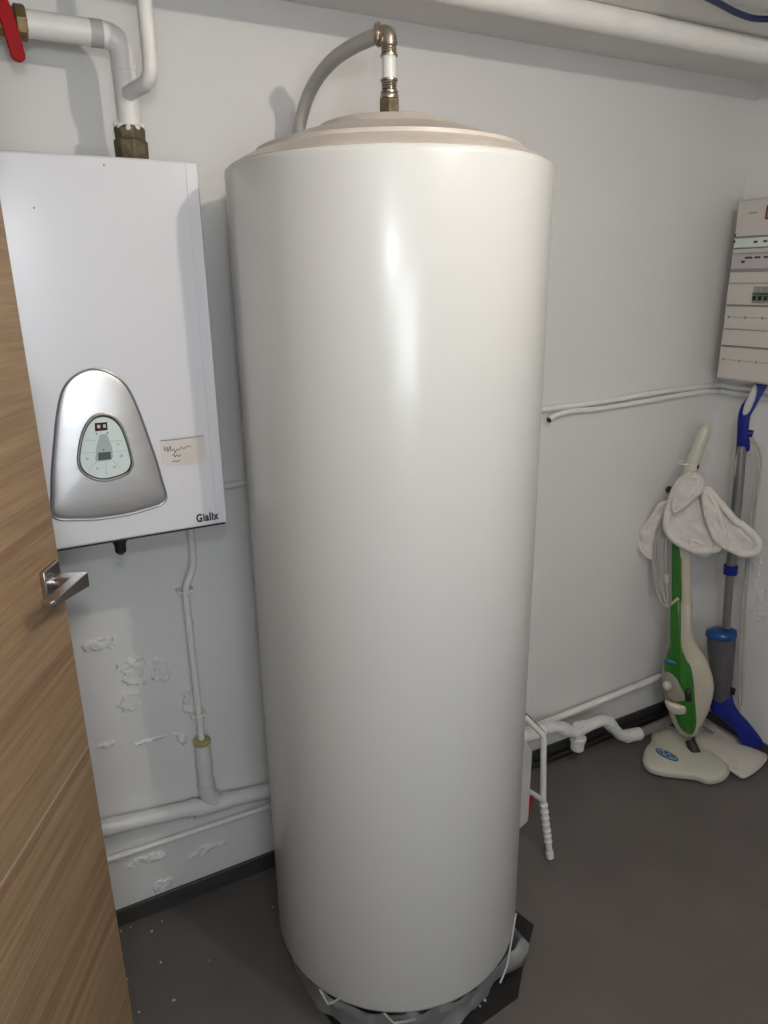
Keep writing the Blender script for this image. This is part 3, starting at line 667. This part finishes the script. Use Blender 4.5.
# neck: green + beige halves
bm = B(); box_pts = [g(*q, .014) for q in ((672.5, 535), (681, 536), (681.5, 602), (672, 601))]; prism(bm, box_pts, GW*-.022); finish('green_neck', bm, GREEN, gm, bevel=.004)
bm = B(); prism(bm, [g(*q, .010) for q in ((680.5, 520), (689.5, 522), (692, 628), (683, 640), (681.5, 602))], GW*-.034); finish('beige_neck', bm, BEIGE, gm, bevel=.005)
bm = B(); tube(bm, smooth_path([g(679, 596, .018), g(674, 600, .02), g(671.5, 604, .016)], 4), .005, 10); finish('neck_clip', bm, BEIGE, gm)
# handle
bm = B(); hp = smooth_path([g(683, 560, -.006), g(683, 520), g(685, 492), g(690, 470), g(697, 450), g(703.5, 434), g(706.8, 422.5)], 6)
rr_ = [.020, .022, .022, .022, .021, .020, .019, .0165]
tube(bm, hp, [rr_[min(6, i//6)]*(1-(i % 6)/6)+rr_[min(7, i//6+1)]*((i % 6)/6) if i < len(hp)-3 else (.0155, .0125, .007)[i-len(hp)+3] for i in range(len(hp))], 20)
finish('mop_handle', bm, IVORY, gm, sub=1)
bm = B(); lathe(bm, [(.004, -.009), (.011, -.006), (.012, .004), (.006, .010)], g(669.5, 489, .01), 16, GW); finish('cord_hook', bm, BLACK, gm)
bm = B(); lathe(bm, [(.004, -.007), (.008, -.004), (.009, .004), (.004, .007)], g(697, 466, .004), 16, GU); finish('steam_trigger', bm, BLACK, gm)
bm = B(); tube(bm, [p for p in ell(g(685, 463, 0), GU, GW, .021, .021)]+[ell(g(685, 463, 0), GU, GW, .021, .021)[0]], .0028, 8, cap=False); finish('handle_band', bm, PVC, gm)
# cord loops
bm = B()
for pts in (((670, 497), (664, 512), (657, 530), (656, 550), (658, 575), (661, 592), (665, 603), (669, 604)),
            ((672, 500), (666, 515), (660, 532), (659, 552), (661, 575), (664, 592), (667, 601), (669, 604)),
            ((673, 505), (668, 530), (666, 555), (667, 580), (668, 600), (669, 604)),
            ((671, 500), (661, 520), (655.5, 540), (654, 562), (657, 583), (662, 598), (668, 604))):
    tube(bm, smooth_path([g(x, y, .022+.006*math.sin(i+x)) for i, (x, y) in enumerate(pts)], 6), .0036, 8)
finish('power_cord', bm, CORD, gm)
bm = B(); tube(bm, [g(667, 572, .022), g(667.3, 580, .022)], .0085, 12); finish('cord_tag', bm, mat('cord_tag', (.5, .47, .43), .6), gm)

# cloth over the green mop
cl = thing('mop_cloth', 'white terry mop cloth draped over the handle of the green steam mop', 'cloth', g(688, 520, .05))
def lobe(pts, off, f_, b_, c=None, name='cloth_fold', seed=0, hem=.0070, slope=None):
    P = [g(x, y, off+(slope(x, y) if slope else 0)) for x, y in pts]; P = closed(P, 6)
    cc = g(*c, off+(slope(*c) if slope else 0)) if c else None
    bm = B(); inflate(bm, P, GW, f_, b_, c=cc, rings=9, wob=.012, ws=26, power=.4, seed=seed)
    ctr = sum(P, Vector())/len(P)
    tube(bm, [p+(ctr-p).normalized()*hem*.8+GW*(.003+.004*noise.noise(p*30)) for p in P+[P[0]]], hem, 10, cap=False)
    return finish(name, bm, CLOTH, cl, angle=80)
lobe([(668, 503), (661, 503), (655, 512), (647, 522), (638, 531), (635, 540), (640, 550), (648, 558), (655, 558), (658, 545), (662, 525)], .002, .012, .008, seed=1, hem=.009)
lobe([(692, 469), (683, 473), (675, 483), (670, 496), (665, 510), (665, 524), (670, 534), (680, 542), (695, 549), (711, 549), (720, 546), (722, 538), (716, 520), (709, 500), (703, 485), (700, 474)], .040, .004, .012, c=(690, 517), seed=2, hem=.0135)
lobe([(694, 470), (684, 475), (677, 485), (674, 496), (675, 507), (684, 503), (694, 495), (703, 485), (701, 474)], .062, .007, .006, seed=3, hem=.006)
lobe([(690, 536), (694, 547), (702, 552), (710, 551), (713, 545), (705, 540), (697, 536)], .034, .010, .010, seed=4)
lobe([(703, 484), (708, 484), (717, 494), (727, 504), (738, 514), (749, 524), (758, 534), (761, 541), (756, 549), (745, 551), (733, 547), (722, 541), (712, 528), (706, 512), (703, 497)], .050, .006, .012, c=(732, 528), seed=5, hem=.0125)
lobe([(704, 486), (709, 486), (717, 500), (723, 514), (726, 530), (727, 541), (720, 538), (712, 527), (706, 512)], .066, .012, .008, seed=6, hem=.008)

# ------------------------------------------------------------------ blue steam mop
K0 = (2.005, 1.36, .3)
BAZ = math.radians(56); BW = Vector((-math.sin(BAZ), -math.cos(BAZ), 0)); BU = Vector((math.cos(BAZ), -math.sin(BAZ), 0))
def kk(px, py, off=0): return onp(px, py, K0, .04, BW)+BW*off
km = thing('blue_steam_mop', 'blue steam mop with grey pole leaning on the right wall', 'steam mop', (2.0, 1.25, 0))
# foot plate
fo = [(697, 741), (702, 729), (709, 718), (719, 720), (729, 727), (738, 737), (745, 750), (755, 751), (763, 752), (766, 757), (757, 768), (744, 776), (737, 773), (722, 762)]
P = [at(*q, 2, .016) for q in fo]
for p in P: p.x = min(p.x, XR-.014); p.y = min(p.y, D-.03)
P = closed(P, 3); c = at(733, 752, 2, .016)
bm = B(); inflate(bm, P, (0, 0, 1), .030, .014, power=.75, rings=8, c=c); kf_ = finish('mop_foot', bm, mat('foot_ivory', (.56, .53, .47), .35, var=.03, coat=.15), km, angle=60)
bm = B(); tube(bm, [P[i]+Vector((0, 0, -.002)) for i in range(len(P))]+[P[0]+Vector((0, 0, -.002))], .006, 8, cap=False); finish('foot_skirt', bm, mat('skirt_white', (.6, .58, .54), .5), kf_)
a, b = at(704, 727, 2, .04), at(713, 733, 2, .04); bm = B(); tube(bm, [a, b], .006, 10, ell=(.5, 1)); finish('foot_clip', bm, GREY, kf_)
def kbody(name, pts, m, f_, b_, off=0, c=None, n=5, par=None, power=.5):
    P = closed([kk(x, y, off) for x, y in pts], n); bm = B(); inflate(bm, P, BW, f_, b_, c=kk(*c, off) if c else None, rings=8, power=power); return finish(name, bm, m, par or km, angle=60)
kbody('lower_body', [(713, 693), (722, 690), (731, 691), (734, 703), (740, 713), (748, 722), (757, 733), (764, 744), (760, 749), (751, 751), (745, 749), (739, 736), (729, 725), (718, 716), (711, 711), (711, 702)], BLUE, .026, .02, .0, c=(730, 712))
bm = B(); N = 28; rows = []
for px0, px1, py in ((706.5, 736.5, 634), (707.5, 735.5, 650), (709.5, 734, 668), (712, 732, 692), (713, 731, 700)):
    a, b = kk(px0, py), kk(px1, py); c_ = (a+b)/2; h = (b-a)/2; r = h.length
    rows.append([bm.verts.new(c_+h*math.cos(2*PI*k/N)+BW*r*.75*math.sin(2*PI*k/N)) for k in range(N)])
for a, b in zip(rows, rows[1:]):
    for k in range(N): bm.faces.new((a[k], a[(k+1) % N], b[(k+1) % N], b[k]))
bm.faces.new(rows[0]); bm.faces.new(rows[-1]); finish('water_tank', bm, SMOKE, km, angle=60)
a, b = kk(705.5, 632), kk(737.5, 634.5); c_ = (a+b)/2; h = (b-a)/2; bm = B(); rows = []
for s_, dz_ in ((.9, -.014), (1.0, -.010), (1.02, 0), (.95, .010), (.6, .014), (.05, .015)):
    rows.append([bm.verts.new(c_+Vector((0, 0, dz_))+h*s_*math.cos(2*PI*k/N)+BW*h.length*.8*s_*math.sin(2*PI*k/N)) for k in range(N)])
for a_, b_ in zip(rows, rows[1:]):
    for k in range(N): bm.faces.new((a_[k], a_[(k+1) % N], b_[(k+1) % N], b_[k]))
bm.faces.new(rows[0]); bm.faces.new(rows[-1]); finish('tank_cap', bm, BLUEC, km, angle=60)
bm = B(); tube(bm, [kk(726, 628, .0), kk(730, 573), kk(731.5, 560)], .0125, 20); finish('lower_pole', bm, POLE, km)
bm = B(); tube(bm, [kk(724, 690, .006), kk(726, 632, .006)], .010, 16); finish('inner_pole', bm, POLE, km)
bm = B(); tube(bm, [kk(730.5, 572), kk(739, 480), kk(741.5, 446)], .0155, 20); finish('upper_pole', bm, POLE, km)
bm = B(); tube(bm, [kk(730.2, 574), kk(731, 565)], .021, 20); tube(bm, [kk(727, 568, .0), kk(725, 568, .0)], .010, 10); finish('pole_collar', bm, BLUE, km)
kbody('handle_grip', [(738, 416), (741, 406), (747, 397), (753, 385), (757, 376), (764, 374), (771, 374), (770, 381), (763, 388), (756, 402), (751, 414), (749, 430), (750, 449), (744, 452), (737, 450), (737, 432)], BLUE, .016, .016, 0, c=(745, 425), power=.4)
kbody('grip_inlay', [(743, 414), (745, 403), (750, 392), (754, 384), (757, 386), (756, 396), (752, 407), (748, 414)], mat('pale_inlay', (.55, .53, .51), .5), .006, .002, .013)
bm = B(); tube(bm, [kk(748, 433), kk(753, 434)], .011, 14); finish('cord_hook', bm, BLUE, km)
bm = B(); tube(bm, smooth_path([kk(764, 377), kk(772, 376.5), kk(782, 379), kk(789, 386)], 6), .013, 14)
finish('handle_loop', bm, BLUE, km)
bm = B()
for pts in (((751, 437), (758, 446), (761, 462), (758, 485), (754, 510), (752, 530), (748, 560), (744, 600), (742, 640), (741, 680), (739, 700)),
            ((751, 439), (756, 450), (757, 468), (754, 490), (751, 515), (749, 540), (745, 575), (742, 610), (740, 650), (739, 690), (740, 712)),
            ((752, 437), (760, 450), (761, 470), (757, 500), (754, 525), (750, 560), (746, 600), (744, 640), (743, 690), (742, 705)),
            ((738, 452), (736, 465), (736, 490), (735, 520))):
    tube(bm, smooth_path([kk(x, y, .006+.004*math.sin(i*1.3+x)) for i, (x, y) in enumerate(pts)], 6), .0036, 8)
finish('power_cord', bm, CORD, km)
bm = B(); lathe(bm, [(.004, -.012), (.007, -.01), (.008, .01), (.004, .012)], kk(733, 690, .01), 12); finish('cord_clip', bm, BLACK, km)

# ------------------------------------------------------------------ paint flakes on the floor
spots = [(131, 927), (152, 931), (162, 921), (121, 931), (127, 979), (139, 1012), (209, 960), (174, 1000), (161, 962), (228, 873), (236, 866), (485, 1000), (480, 1006), (273, 907), (663, 779)]
for i, q in enumerate(spots):
    on_mat = 470 < q[0] < 500
    p = at(*q, 2, .005 if on_mat else .001); bm = B(); s = random.uniform(.0016, .004); 
    zf = .0042 if on_mat else 0
    pr = [Vector((p.x+math.cos(a)*s*random.uniform(.6, 1.2), p.y+math.sin(a)*s*random.uniform(.6, 1.2), zf)) for a in [k*PI/3 for k in range(6)]]
    prism(bm, pr, (0, 0, .0012)); o = finish('paint_flake', bm, FLAKE if q != (663, 779) else BLACK, smooth=False)
    if q == (663, 779): tag(o, 'tiny dark speck on the floor in front of the green mop foot', 'debris')
    elif on_mat: tag(o, 'tiny white paint flake lying on the black mat', 'debris', 'paint flakes on the mat')
    elif q[0] == 273: tag(o, 'tiny white paint flake on the floor against the left side of the tank', 'debris')
    else: tag(o, 'tiny white paint flake on the dark floor left of the tank', 'debris', 'paint flakes on the floor left of the tank')
